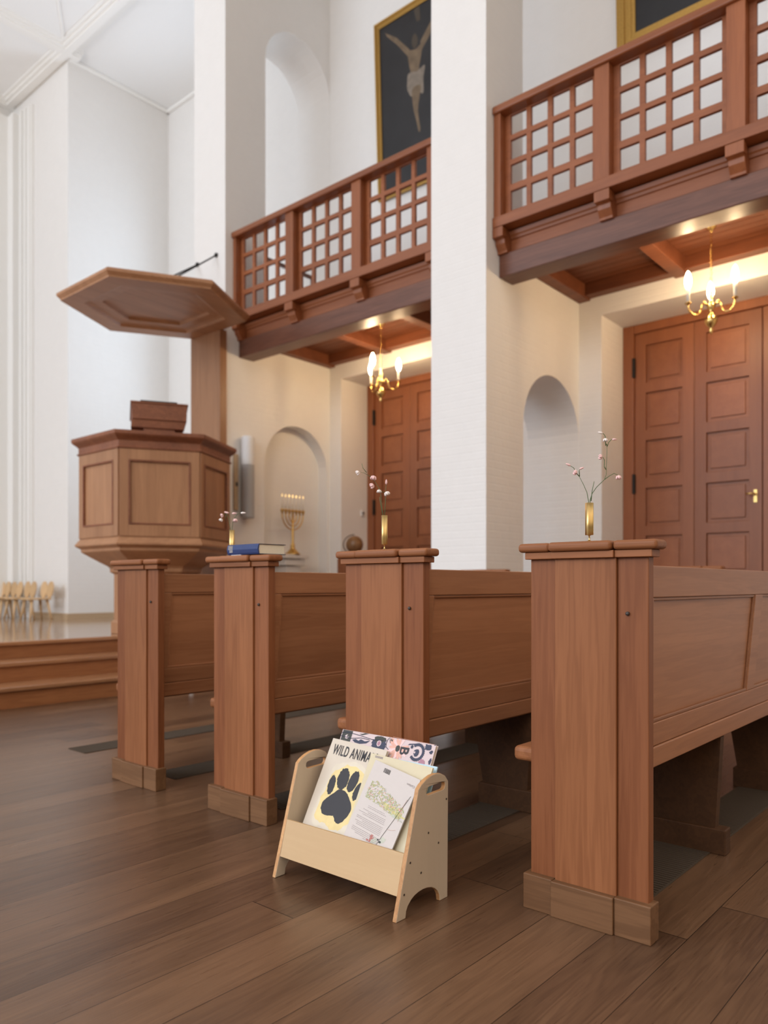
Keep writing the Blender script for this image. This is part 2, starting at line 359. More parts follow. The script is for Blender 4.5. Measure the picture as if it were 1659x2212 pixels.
# ------------------------------------------------------------------ pews
PEWY = [1.035, 1.835, 2.655, 3.475]
HW = .20
def make_pew():
    """local y=0 is the centre line of the bench ends; camera side is -y"""
    root = thing('church_pew', '', 'pew', (0, PEWY[0], 0), group='church pews along the aisle')
    for side in (0, 1):
        m = (lambda x: x) if side == 0 else (lambda x: 5.25+2.15-x)
        def bx(mb, x0, x1, *a):
            a0, a1 = sorted((m(x0), m(x1))); return mb.box(a0, a1, *a)
        e = MB()
        e.mi = 1; bx(e, 2.115, 2.152, -HW+.015, -.094, .105, 1.082); bx(e, 2.116, 2.152, .102, HW-.01, .105, 1.082); e.mi = 0
        bx(e, 2.106, 2.151, -.0935, .1015, .105, 1.0815)
        end = e.obj('bench_end', [PEW['z'], PEWS], root, bevel=.0025)
        b = MB(); bx(b, 2.092, 2.152, -HW+.0, -.0925, 0, .108); bx(b, 2.085, 2.152, -.092, .106, 0, .107); bx(b, 2.092, 2.152, .1065, HW+.004, 0, .108)
        b.obj('plinth', PLIN, end, bevel=.003)
        c_ = MB()
        bx(c_, 2.100, 2.160, -HW+.0, -.091, 1.081, 1.102); bx(c_, 2.092, 2.160, -.0905, .108, 1.081, 1.102); bx(c_, 2.100, 2.160, .1085, HW+.002, 1.081, 1.102)
        c_.obj('cap_moulding', PEW['y'], end, bevel=.002)
        c_ = MB()
        bx(c_, 2.088, 2.170, -HW-.018, -.089, 1.1025, 1.130); bx(c_, 2.078, 2.170, -.088, .114, 1.1025, 1.1305); bx(c_, 2.088, 2.170, .1145, HW+.022, 1.1025, 1.130)
        c_.obj('cap', PEW['y'], end, bevel=.011, seg=4)
        if side == 0:
            s_ = MB(); s_.smooth = True; s_.ball((2.112, -.125, .92), .0062, 12); s_.obj('peg', DARK, end)
    # reclined back: y(z)
    def yb(z): return -.175+(1.058-z)*.09
    def slab(mb, x0, x1, z0, z1, t0, t1):
        b_ = [(x0, yb(z0)+t0, z0), (x1, yb(z0)+t0, z0), (x1, yb(z0)+t1, z0), (x0, yb(z0)+t1, z0)]
        t_ = [(x0, yb(z1)+t0, z1), (x1, yb(z1)+t0, z1), (x1, yb(z1)+t1, z1), (x0, yb(z1)+t1, z1)]
        return mb.hexa(b_, t_)
    xs = [(2.152, 2.205), (3.225, 3.325), (4.25, 4.35), (5.195, 5.248)]
    fr = MB(); slab(fr, 2.152, 5.248, .965, 1.058, 0, .032); slab(fr, 2.152, 5.248, .512, .585, .0, .032)
    for a, b in xs: slab(fr, a, b, .585, .965, .0003, .0317)
    back = fr.obj('back_frame', PEWL['x'], root, bevel=.003)
    lo = MB(); slab(lo, 2.152, 5.248, .445, .5105, -.004, .030); lo.obj('lower_rail', PEWL['x'], back, bevel=.004)
    for i in range(3):
        a, b = xs[i][1], xs[i+1][0]
        slab(MB(), 0, 1, 0, 1, 0, 1)
        pm = MB(); slab(pm, a, b, .585, .965, .012, .024); pm.obj('back_panel', PEWL['x'], root)
        mo = MB(); slab(mo, a, b, .955, .965, .004, .012); slab(mo, a, a+.01, .585, .955, .004, .012); slab(mo, b-.01, b, .585, .955, .004, .012); slab(mo, a, b, .585, .597, .002, .0119)
        mo.obj('panel_moulding', PEWL['x'], back, bevel=.003)
    # seat with rounded front nosing sticking past the end
    sm = MB(); sm.box(2.153, 5.247, -.115, .278, .437, .484); sm.obj('seat', PEW['x'], root, bevel=.016, seg=4)
    for x in (2.98, 4.05, 5.0):
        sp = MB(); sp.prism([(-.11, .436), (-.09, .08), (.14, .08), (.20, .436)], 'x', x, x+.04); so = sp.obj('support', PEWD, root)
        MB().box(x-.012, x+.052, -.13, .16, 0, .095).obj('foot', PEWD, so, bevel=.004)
    return root
pew = make_pew()
pew['label'] = 'wooden panelled pew whose end carries the tall vase with two branching flower sprays'
for y, lab in zip(PEWY[1:], ['wooden panelled pew behind the book stand, vase with a bent flower spray on its end',
                             'wooden panelled pew with a thick blue book and a short vase on its end',
                             'wooden panelled pew closest to the pulpit, nothing on its end cap']):
    dup(pew, (0, y, 0), lab)

# floor grates under the pews
g0 = None
glabs = ['dark ribbed floor grate under the pew with the two-branched vase',
         'dark ribbed floor grate under the pew standing behind the book stand',
         'dark ribbed floor grate under the pew that holds the blue book',
         'dark ribbed floor grate under the pew next to the pulpit',
         'dark ribbed floor grate in open floor between steps and first pew']
for k in range(5):
    y = .96+.815*k if k < 4 else 4.34
    if g0 is None:
        g = MB(); X0, X1 = 2.30, 5.2
        g.box(X0, X1, 0, .006, .0005, .0035).box(X0, X1, .204, .21, .0005, .0035)
        n = 148
        for i in range(n+1): g.box(X0+i*(X1-X0)/n-.006, X0+i*(X1-X0)/n+.006, .006, .204, .0005, .0035)
        g0 = thing('floor_grate', glabs[0], 'floor grate', (0, y, 0), group='floor grates')
        g.obj('grille', GRATE, g0)
        MB().box(X0, X1, 0, .21, .0001, .0006).obj('shade_sheet', plain('grate_gap_shade', (.025, .018, .013, 1), .95, spec=.05), g0)  # thin near-black sheet paints the shade between the slats; no hollow below
    else: dup(g0, (0, y, 0), glabs[k])

# ------------------------------------------------------------------ brass vases with flower sprays
RV = Vector((.6545, -.756, 0)); FV = Vector((.756, .6545, 0))
def pt(a, h, dpt=0): return RV*a+FV*dpt+Vector((0, 0, h))
def vase(loc, label, height=.107):
    r = thing('brass_vase', label, 'vase', loc, group='brass bud vases on the pew ends')
    m = MB(); m.smooth = True
    m.lathe([(.0105, 0), (.0105, .0012), (.004, .003), (.0022, .006), (.0022, .0165), (.004, .0185), (.0085, .0195)], n=16)
    m.obj('foot', BRASS2, r)
    m = MB(); m.smooth = False
    H = .0195+height-.012
    m.lathe([(.0112, .0195), (.0118, .0205), (.0118, H), (.0104, H), (.0104, .03)], n=48, lobes=4, amp=.10)
    for p_ in range(len(m.sm)): m.sm[p_] = True
    o = m.obj('cup', BRASS2, r); 
    return r, H
def flower(mb, c, r=.004, kind='open', d=(0, 0, -1)):
    c = Vector(c); d = Vector(d).normalized(); u = d.orthogonal().normalized(); v = d.cross(u)
    if kind == 'bud':
        mb.tube([c, c+d*r*1.0, c+d*r*2.6, c+d*r*3.4], [r*.25, r*.75, r*.5, r*.08], 8); return
    for k in range(5):
        a = 2*PI*k/5; o = (u*math.cos(a)+v*math.sin(a))
        mb.tube([c, c+o*r*.75+d*r*.6, c+o*r*1.15+d*r*1.5, c+o*r*.95+d*r*2.1], [r*.25, r*.62, r*.55, r*.12], 7)
def sprig(root, mainpts, subs, label, k=1.0, rad=.0011):
    """one flowering stem: top-level, it only stands in the vase"""
    t = thing('flower_spray', label, 'flower', root.location, group='pale pink flower sprays in the brass vases')
    m = MB(); m.smooth = True
    for pts in mainpts: m.tube([pt(*p_) for p_ in pts], [rad*(1.25-.7*i/len(pts)) for i in range(len(pts))], 6)
    m.obj('stem', GREEN, t)
    for (pp, kind, r, d, mat) in subs:
        r *= 1.15; m = MB(); m.smooth = True; flower(m, pt(*pp), r, kind, RV*d[0]+Vector((0, 0, d[1])))
        m.obj('blossom', mat, t)
    return t
S = .000290
def q(x, y, d=0): return ((x-757)*S, (1205-y)*S, d)
zc = 1.1305
v1, H1 = vase((2.122, PEWY[0]-.003, zc), 'tall slim brass vase on the pew end holding two branching sprays')
sprig(v1, [[q(762, 1120), q(765, 780), q(785, 715), q(830, 650), q(912, 570), q(930, 520), q(932, 420), q(938, 300), q(940, 225)],
           [q(940, 225), q(925, 200), q(921, 185)], [q(938, 235), q(955, 190), q(985, 160), q(1000, 158)],
           [q(925, 225), q(920, 130), q(905, 105), q(890, 98)], [q(928, 470), q(910, 440), q(912, 370), q(895, 342), q(885, 342)],
           [q(915, 568), q(960, 535), q(1010, 508), q(1045, 522), q(1050, 535)], [q(775, 790), q(785, 690), q(807, 590)]],
      [(q(895, 98), 'bud', .0040, (-1, .25), PETALW), (q(920, 150), 'open', .0042, (0, -1), PETALW), (q(990, 160), 'bud', .0038, (1, 0), PETAL),
       (q(888, 342), 'open', .0045, (-1, .1), PETAL), (q(1052, 530), 'open', .0050, (.1, -1), PETAL)],
      'taller flower spray bending right in the vase on the nearest pew end')
sprig(v1, [[q(755, 1120, .003), q(752, 790, .003), q(735, 700, .003), q(700, 620, .003), q(655, 535, .003)],
           [q(655, 535, .003), q(625, 500, .003), q(600, 450, .003), q(560, 425, .003)], [q(660, 540, .003), q(655, 480, .003), q(665, 462, .003)]],
      [(q(568, 428, .003), 'bud', .0042, (-1, .45), PETAL), (q(632, 505, .003), 'open', .0046, (-.5, .2), PETAL), (q(658, 462, .003), 'bud', .0038, (1, .35), PETAL)],
      'shorter flower spray leaning left in the vase on the nearest pew end')
v2, H2 = vase((2.122, PEWY[1]-.0, zc), 'slim brass vase on the pew end behind the book stand', .118)
# crop frame of the second spray: metres per zoom pixel at its depth, origin (1235,1282)
S2 = .3134*2.82/1661
def q2(x, y, d=0): return ((x-1233)*S2, (1282-y)*S2, d)
sprig(v2, [[q2(1234, 1230), q2(1226, 1070), q2(1215, 990), q2(1208, 900), q2(1190, 850), q2(1165, 810), q2(1130, 775), q2(1095, 755), q2(1060, 748)],
           [q2(1228, 1075), q2(1205, 960), q2(1200, 920)], [q2(1110, 752), q2(1085, 720), q2(1078, 690)], [q2(1195, 860), q2(1215, 885), q2(1238, 890)],
           [q2(1232, 1075), q2(1240, 950), q2(1243, 850), q2(1246, 830)]],
      [(q2(1060, 748), 'open', .0052, (-.6, -.4), PETALW), (q2(1160, 775), 'open', .0066, (-.1, -.5), PETAL), (q2(1160, 838), 'open', .006, (-.6, -.3), PETAL),
       (q2(1196, 870), 'open', .005, (0, -1), PETALW), (q2(1244, 885), 'open', .0062, (.3, -.6), PETALW), (q2(1246, 835), 'bud', .005, (0, 1), PETAL)],
      'bent flower spray leaning left in the vase behind the book stand')
v3, H3 = vase((2.138, PEWY[2]+.088, zc), 'short brass vase standing behind the blue book', .108)
S3 = .1447*3.30/1661
def q3(x, y, d=0): return ((x-345)*S3, (840-y)*S3+.0, d)
sprig(v3, [[q3(335, 700), q3(318, 400), q3(300, 290), q3(280, 210), q3(262, 182), q3(235, 185), q3(215, 215)], [q3(262, 182), q3(310, 178)], [q3(265, 182), q3(240, 240), q3(260, 290)]],
      [(q3(210, 205), 'open', .005, (-1, -.4), PETAL), (q3(300, 178), 'bud', .006, (-1, .3), PETAL), (q3(345, 180), 'bud', .0055, (1, 0), PETAL), (q3(185, 262), 'open', .005, (-.5, -1), PETALW)],
      'drooping pink flower spray on the left of the vase behind the blue book')
sprig(v3, [[q3(345, 700, .003), q3(345, 400, .003), q3(355, 320, .003), q3(385, 240, .003), q3(430, 190, .003), q3(475, 175, .003)], [q3(375, 260, .003), q3(395, 250, .003)]],
      [(q3(478, 172, .003), 'bud', .006, (1, 0), PETALW), (q3(395, 262, .003), 'open', .006, (0, -1), PETAL)],
      'short pink flower spray on the right of the vase behind the blue book')

# ------------------------------------------------------------------ thick blue book
hb = thing('hymn_book', 'thick dark blue cloth-bound book lying on the pew end cap', 'book', (2.093, PEWY[2]-.145, zc+.0025), rz=math.radians(-2))
m = MB(); m.prism([(.004, 0), (0, .007), (-.003, .022), (0, .037), (.004, .044), (.008, .044), (.004, .022), (.008, 0)], 'y', 0, .218); m.obj('spine', NAVY, hb, bevel=.0008)
MB().box(.004, .150, 0, .218, .0415, .044).obj('cover', NAVYD, hb, bevel=.0006)
MB().box(.004, .150, 0, .218, 0, .0025).obj('cover', NAVYD, hb, bevel=.0006)
m = MB(); m.prism([(.008, .0026), (.003, .012), (.001, .022), (.003, .032), (.008, .0414), (.143, .0414), (.143, .0026)], 'y', .004, .214); m.obj('page_block', PAGE, hb)
m = MB()
for i in range(4):
    for j in range(5 if i else 3):
        m.box(-.0030, -.0005, .205-.008*i-.003, .205-.008*i, .034-.0058*j, .034-.0058*j+.004)
m.obj('spine_print', PAGE, hb)
MB().box(.0, .03, .12, .19, -.0021, -.0003).obj('bookmark_slip', SHELFW, hb)

# ------------------------------------------------------------------ wooden book stand
rk = thing('book_stand', 'low pale plywood book stand with handle slots, filled with picture books', 'book stand', (1.744, 1.463, 0))
RX = 1.744
def side_outline():
    P = [(.000, 0), (.046, 0)]
    # foot arch
    for k in range(1, 12):
        a = PI*(1-k/12.); P.append((.131+.085*math.cos(a), .062*math.sin(a)**.8))
    P += [(.216, 0), (.258, 0), (.262, .372)]
    top = [(.245, .392), (.222, .403), (.196, .407), (.170, .405), (.146, .398), (.122, .386), (.108, .374)]
    return P+top
slot = []
for k in range(9): a = -PI/2+PI*k/8; slot.append((.232+.0125*math.cos(a)-RX*0, .362+.0125*math.sin(a)))
for k in range(9): a = PI/2+PI*k/8; slot.append((.158+.0125*math.cos(a), .360+.0125*math.sin(a)))
for y0 in (0, .540):
    m = MB(); m.mi = 0; m.prism(side_outline(), 'y', y0, y0+.015, [slot])
    # edges (short normals in y) get the ply edge material
    for i, f in enumerate(m.f):
        if len(f) == 4: m.m[i] = 1
    sp = m.obj('side_panel', [PLYG, PLYE], rk, bevel=.002)
    if y0 == 0:
        for (X, z) in [(1.995, .316), (1.901, .23), (1.953, .186), (1.811, .161), (1.864, .116), (1.782, .073)]:
            s_ = MB(); s_.smooth = False; s_.tube([(X-RX, -.0008, z), (X-RX, .002, z)], .0036, 10); s_.mi = 1
            s_.tube([(X-RX, -.0011, z), (X-RX, .0, z)], .0016, 6); s_.obj('screw', [CHROME, INK], sp)
def lean(x0, z): return x0+.27*z
m = MB(); m.hexa([(lean(.004, .068), .015, .068), (lean(.016, .068), .015, .066), (lean(.016, .068), .540, .066), (lean(.004, .068), .540, .068)],
                 [(lean(.004, .188), .015, .188), (lean(.016, .188), .015, .186), (lean(.016, .188), .540, .186), (lean(.004, .188), .540, .188)])
m.obj('front_board', PLY, rk, bevel=.0012)
MB().box(.034, .235, .015, .540, .072, .084).obj('shelf_board', PLY, rk)
m = MB(); m.hexa([(.150, .015, .084), (.162, .015, .084), (.162, .540, .084), (.150, .540, .084)], [(.205, .015, .265), (.217, .015, .265), (.217, .540, .265), (.205, .540, .265)])
m.obj('back_board', PLY, rk, bevel=.0012)

# picture books, local frame: x right, y up the cover, z out of the cover
def book(name, label, X, Y, z, k, w, h, t, mat, rot=0, pagemat=PAGE):
    r = thing(name, label, 'book', (0, 0, 0), group='picture books in the plywood stand')
    L_ = math.sqrt(1+k*k); ax = Vector((0, -1, 0)); ay = Vector((k/L_, 0, 1/L_)); az = ax.cross(ay)
    c_, s_ = math.cos(rot), math.sin(rot)
    bx_, by_ = ax*c_+ay*s_, ay*c_-ax*s_
    r.matrix_world = Matrix(((bx_.x, by_.x, az.x, X), (bx_.y, by_.y, az.y, Y), (bx_.z, by_.z, az.z, z), (0, 0, 0, 1)))
    MB().box(0, w, 0, h, -.002, 0).obj('front_cover', mat, r, bevel=.0007)
    MB().box(0, w, 0, h, -t, -t+.002).obj('back_cover', mat, r, bevel=.0007)
    MB().box(.002, w-.003, .003, h-.003, -t+.002, -.002).obj('page_block', pagemat, r)
    return r
def art(root, name, polys, mats, z=.0004):
    """printed shapes: list of (material index, polygon)"""
    m = MB()
    for i, (mi, poly) in enumerate(polys):
        m.mi = mi; zz = z+.00002*min(i, 30)+.0000005*i
        tri = tessellate_polygon([[Vector((p_[0], p_[1], 0)) for p_ in poly]])
        m._add([(p_[0], p_[1], zz) for p_ in poly], [tuple(t_) for t_ in tri])
    return m.obj(name, mats, root, fix=False)
def text(root, body, x, y, size, mat, name, sx=1.0, rot=0, z=.0014, bold=0.0, spacing=1.0):
    cu = bpy.data.curves.new(name, 'FONT'); cu.body = body; cu.size = size; cu.offset = bold; cu.space_character = spacing
    t_ = bpy.data.objects.new('tmp', cu); COL.objects.link(t_)
    dg = bpy.context.evaluated_depsgraph_get(); me = bpy.data.meshes.new_from_object(t_.evaluated_get(dg))
    bpy.data.objects.remove(t_)
    me.materials.clear(); me.materials.append(mat)
    o = bpy.data.objects.new(name, me); COL.objects.link(o); o.parent = root
    o.location = (x, y, z); o.rotation_euler = (0, 0, rot); o.scale = (sx, 1, 1)
    return o
def blob(cx, cy, rx, ry, n=40, j=.06, rot=0, seed=1):
    R_ = random.Random(seed)
    return [(p_[0]+R_.uniform(-j, j)*rx, p_[1]+R_.uniform(-j, j)*ry) for p_ in ell(cx, cy, rx, ry, n, rot)]
KB = .56
A = book('picture_book', 'large ivory picture book with WILD ANIMALS title and black paw print', 1.812, 1.980, .098, .51, .262, .392, .011, CREAMA, rot=math.radians(-2))
A_SHIFT = 0
dy = .002
def ring(pts, j=.0016, seed=3, sub=4):
    R_ = random.Random(seed); out = []; n = len(pts)
    for i in range(n):
        a, b, c_, d_ = [Vector(pts[(i+o_) % n]+(0,)) for o_ in (-1, 0, 1, 2)]
        for s_ in range(sub):
            t = s_/sub
            v = .5*((2*b)+(c_-a)*t+(2*a-5*b+4*c_-d_)*t*t+(3*b-a-3*c_+d_)*t**3)
            out.append((v.x+R_.uniform(-j, j), v.y+R_.uniform(-j, j)))
    return out
sh = lambda ps, o=dy: [(a, b+o) for a, b in ps]
polys = [(2, ring(sh([(.028, .12), (.038, .20), (.05, .29), (.10, .318), (.16, .322), (.215, .30), (.235, .22), (.225, .14), (.20, .085), (.15, .07), (.09, .082), (.05, .088)]), .004)),
         (0, ring(sh([(.040, .13), (.046, .20), (.058, .265), (.10, .305), (.16, .306), (.205, .28), (.215, .21), (.205, .14), (.18, .10), (.14, .085), (.10, .098), (.06, .10)]), .004, 5)),
         (1, ring(sh([(.058, .145), (.060, .170), (.082, .195), (.105, .218), (.128, .224), (.150, .218), (.172, .200), (.192, .178), (.190, .150), (.178, .128), (.160, .113), (.140, .117), (.125, .132), (.100, .128), (.075, .128)]), .0014, 7)),
         (1, blob(.070, .232, .0165, .034, 44, .07, .08, 8)), (1, blob(.114, .262, .0265, .038, 50, .06, .1, 9)),
         (1, blob(.1615, .262, .0205, .038, 50, .06, -.15, 10)), (1, blob(.196, .234, .0175, .032, 44, .07, -.22, 11))]
art(A, 'cover_picture', polys, [YEL, INK, YELS])
text(A, 'WILD ANIMALS', .021,   .337, .052, INK, 'cover_title', sx=.545, bold=.0006, spacing=1.1)

W = book('picture_book', 'small white picture book shown from its back with green meadow and barcode', 1.797, 1.765, .124, .455, .206, .327, .005, WHITE, rot=math.radians(-10))
# back-cover print, in local coordinates of this book
pw = [(0, blob(.105, .222, .078, .022, 60, .35, -.10, 3)), (0, blob(.060, .240, .040, .026, 50, .35, 0, 4)), (1, blob(.150, .205, .052, .012, 40, .2, -.12, 6)), (2, blob(.165, .186, .038, .012, 40, .5, -.1, 7))]
R_ = random.Random(5)
pw = [(1, blob(.150, .205, .050, .009, 40, .2, -.12, 6)), (2, blob(.168, .190, .030, .006, 40, .5, -.1, 7))]
for i in range(420):
    a_ = R_.random(); cx_ = .022+a_*.17; top_ = .262-.30*max(0, a_-.15)*.17/.17*.17; bot_ = .205-.10*a_*.17
    cy_ = R_.uniform(bot_, top_+.004)
    pw.append((R_.choice((0, 0, 0, 1, 2, 3)), blob(cx_, cy_, R_.uniform(.002, .006), R_.uniform(.0007, .0016), 7, .1, R_.uniform(-1.2, 1.2), i)))
art(W, 'meadow_picture', pw, [GRNP, GRNY, GRNG, SALM])
pb = []
yy = .188; Lr = [(.05, .125), (.05, .135), None, (.035, .14), (.06, .14), (.02, .14), (.04, .14), None, (.02, .14), (.02, .14), (.05, .14), (.02, .14), (.03, .14), (.03, .14), None, (.02, .14), (.02, .14), (.02, .14), (.04, .14), (.08, .14)]
for row in Lr:
    yy -= .0052
    if row is None: continue
    x = row[0]
    while x < row[1]:
        wd = R_.uniform(.003, .010); wd = min(wd, row[1]-x); 
        if wd > .001: pb.append((0, [(x, yy), (x+wd, yy), (x+wd, yy+.0013), (x, yy+.0013)]))
        x += wd+.0018
art(W, 'blurb_lines', pb, [GREYT])
bc = [(0, [(.052+i*.0021, .300-.0), (.052+i*.0021+R_.choice((.0008, .0014)), .300), (.052+i*.0021+.001, .315), (.052+i*.0021, .315)]) for i in range(14)]
art(W, 'barcode', bc, [INK])
text(W, 'Carlsen', .196, .302, .011, GREYT, 'publisher_name', rot=PI)
m = MB(); m.tube([(.196, .268, .0013), (.175, .20, .0013), (.150, .12, .0013), (.138, .075, .0013)], .0006, 4)
m.mi = 1; m.tube([(.188, .255, .0013), (.180, .215, .0013), (.186, .18, .0013)], .0004, 4)
m.tube([(.160, .145, .0013), (.175, .148, .0013), (.19, .155, .0013)], .0003, 4)
m.obj('printed_stalk', [INKD, SALM], W)
fl = [(0, blob(.112, .098, .008, .012, 16, .4, .3, 2)), (1, blob(.126, .096, .014, .008, 18, .4, .4, 3)), (2, blob(.100, .088, .005, .004, 12, .5, 0, 4)),
      (1, blob(.158, .108, .009, .013, 18, .4, -.5, 5)), (3, blob(.152, .100, .005, .004, 12, .5, 0, 8)), (3, blob(.140, .104, .004, .003, 10, .5, 0, 9))]
art(W, 'printed_blossom', fl, [RED, GRNG, RED, INKD])

C = book('picture_book', 'blank cream picture book between the white and WILD ANIMALS books', 1.803, 1.772, .094, .49, .268, .370, .007, CREAM, rot=math.radians(-2))
art(C, 'spine_print', [(0, [(.022+i*.0045, .358), (.022+i*.0045+.0033, .358), (.022+i*.0045+.0033, .3655), (.022+i*.0045, .3655)]) for i in range(8)], [GREYT])
BL = book('picture_book', 'thin pale blue book showing only as a sliver behind the cream book', 1.827, 1.700, .088, .51, .203, .366, .005, BLUEE)
B = book('picture_book', 'blush pink book with dark flowers and sideways lettering at back of stand', 1.837, 1.956, .088, .50, .427, .432, .014, PINKW)
pB = [(0, [(.004, .385), (.052, .388), (.052, .432), (.004, .432)]), (3, blob(.030, .408, .009, .008, 16, .05)), (0, blob(.034, .411, .004, .004, 10)),
      (1, [(.06, .40), (.075, .405), (.09, .400), (.10, .407), (.12, .402), (.145, .408), (.13, .396), (.10, .390), (.075, .392)]),
      (0, [(.085, .425), (.10, .422), (.12, .428), (.13, .432), (.11, .431), (.10, .427)]),
      (1, blob(.186, .402, .034, .026, 30, .14, 0, 4)), (0, blob(.186, .418, .026, .012, 20, .15, 0, 5)), (3, blob(.186, .404, .010, .011, 18, .05)), (4, blob(.186, .404, .007, .008, 14, .05)),
      (2, blob(.241, .421, .009, .012, 20, .08, .4)), (0, blob(.241, .417, .003, .009, 10)), (0, blob(.236, .423, .002, .006, 8))]
for k in range(15):
    a = PI*.35+k*PI*1.75/14; R0 = .038 if k % 2 else .046
    pB.append((2 if k % 3 else 6, ell(.284+R0*.55*math.cos(a)-.01, .397+R0*.55*math.sin(a), R0*.5, .0055, 12, a)))
pB.append((0, blob(.274, .398, .0095, .0115, 20, .06)))
# curled fern and seed heads
for k in range(22):
    a = -PI*.75+k*PI*1.45/21; rr = .026
    pB.append((1, ell(.358+rr*math.cos(a), .397+rr*math.sin(a), .0058, .0036, 10, a)))
pB += [(1, blob(.356, .395, .011, .013, 18, .12)), (3, blob(.349, .395, .003, .004, 8)), (1, blob(.332, .412, .006, .006, 14, .1)), (1, [(.312, .416), (.318, .421), (.345, .425), (.345, .4215), (.322, .417)]),
       (4, blob(.388, .360, .014, .018, 24, .1)), (1, blob(.398, .420, .014, .010, 20, .25)), (1, blob(.415, .405, .008, .006, 14, .3)), (1, blob(.420, .375, .006, .010, 14, .3)), (1, blob(.424, .432, .005, .004, 10, .3))]
pB = [(mi_, [(min(max(a_, .001), .426), min(b_, .431)) for a_, b_ in po_]) for mi_, po_ in pB]
art(B, 'cover_picture', pB, [INKD, INKB, SALM, PINKW, MAUV, PETALW, PETAL])
m = MB()
for pts in [[(.0, .420), (.03, .424), (.09, .420), (.15, .413), (.20, .416)], [(.0, .408), (.05, .404), (.10, .412), (.14, .410)], [(.222, .427), (.218, .41), (.222, .396), (.236, .388)], [(.226, .43), (.235, .412)]]:
    m.tube([(a, b, .0006) for a, b in pts], .0012, 5)
m.obj('printed_stems', INKB, B)
m = MB(); m.tube([(.24, .4345, .0005), (.42, .432, .0005)], .0006, 4); m.obj('printed_line', SALM, B)
text(B, 'B', .287, .409, .052, INK, 'cover_letter', rot=-PI/2, bold=.0012)
text(B, 'B', .290, .364, .046, INK, 'cover_letter', rot=-PI/2, bold=.0012)

# ------------------------------------------------------------------ galleries
def gallery(dy, label):
    g = thing('gallery_balcony', label, 'balcony', (0, dy, 0), group='oak galleries between the piers')
    Y0, Y1 = .633, 3.613
    posts = [(3.613, 3.545), (2.69, 2.567), (1.706, 1.579), (.75, .633)]
    pans = [(3.545, 2.69), (2.567, 1.706), (1.579, .75)]
    MB().box(5.585, 5.735, Y0, Y1, 5.035, 5.10).obj('handrail', BALC['y'], g, bevel=.014, seg=3)
    for a, b in posts: MB().box(5.612, 5.725, b, a, 4.12, 5.037).obj('post', BALC['z'], g, bevel=.004)
    MB().box(5.59, 5.73, Y0, Y1, 4.06, 4.15).obj('bottom_rail', BALC['y'], g, bevel=.006)
    for a, b in pans:
        w_ = a-b; fr = .052; op = (w_-2*fr-3*.045)/4
        hs = []; zr = [4.212, 4.437, 4.648, 4.860]; hh = .168
        for i in range(4):
            y_ = b+fr+i*(op+.045)
            for z_ in zr: hs.append([(y_, z_), (y_+op, z_), (y_+op, z_+hh), (y_, z_+hh)])
        MB().prism([(b, 4.15), (a, 4.15), (a, 5.07), (b, 5.07)], 'x', 5.690, 5.722, hs).obj('lattice_panel', BALC['y'], g, bevel=.004)
    MB().box(5.755, 5.92, Y0, Y1, 3.871, 4.099).obj('fascia', BALC['y'], g)
    MB().prism([(5.755, 4.05), (5.755, 3.985), (5.742, 3.99), (5.735, 4.01), (5.725, 4.02), (5.715, 4.05)], 'y', Y0, Y1).obj('moulding', BALC['y'], g)
    for yc in (3.575, 2.62, 1.645, .69):
        a, b = yc-.055, min(yc+.055, Y1)
        m = MB(); m.prism([(5.60, 4.06), (5.60, 3.975), (5.635, 3.965), (5.64, 3.93), (5.675, 3.88), (5.675, 3.86), (5.78, 3.86), (5.78, 4.06)], 'y', a, b)
        m.box(5.592, 5.66, a-.008, min(b+.008, Y1), 3.975, 4.058)
        m.obj('bracket', BALC['z'], g, bevel=.004)
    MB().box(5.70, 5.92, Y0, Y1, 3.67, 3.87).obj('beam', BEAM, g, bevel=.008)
    MB().box(5.70, 7.2, Y0, Y1, 4.10, 4.13).obj('deck', BALC['x'], g)
    m = MB()
    n = 13
    for i in range(n):
        x = 5.92+i*(1.28/n); m.box(x+.004, x+1.28/n-.004, Y0, Y1, 4.0, 4.02)
    m.box(5.92, 7.2, Y0, Y1, 4.012, 4.03)
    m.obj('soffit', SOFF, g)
    for yc in (3.55, 2.575, 1.6, .69):
        a, b = yc-.062, min(yc+.062, Y1)
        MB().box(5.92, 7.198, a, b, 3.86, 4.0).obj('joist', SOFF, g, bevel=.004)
    MB().box(7.08, 7.198, Y0, Y1, 3.88, 4.0).obj('wall_plate', SOFF, g, bevel=.004)
    return g
G2 = gallery(0, 'oak gallery with square lattice balustrade above the tall door beside the white arched passage')
dup(G2, (0, 3.59, 0), 'oak gallery with lattice balustrade between pier and pulpit, crucifixion painting above')
# handrail inside the far gallery
hr = thing('gallery_handrail', 'dark handrail seen through the lattice of the gallery by the pulpit', 'handrail', (6.02, 7.09, 4.13))
MB().box(0, .80, -.025, .025, .76, .80).obj('rail', BEAM, hr, bevel=.008)
for x in (0, .76): MB().box(x, x+.04, -.02, .02, 0, .76).obj('post', BEAM, hr, bevel=.004)

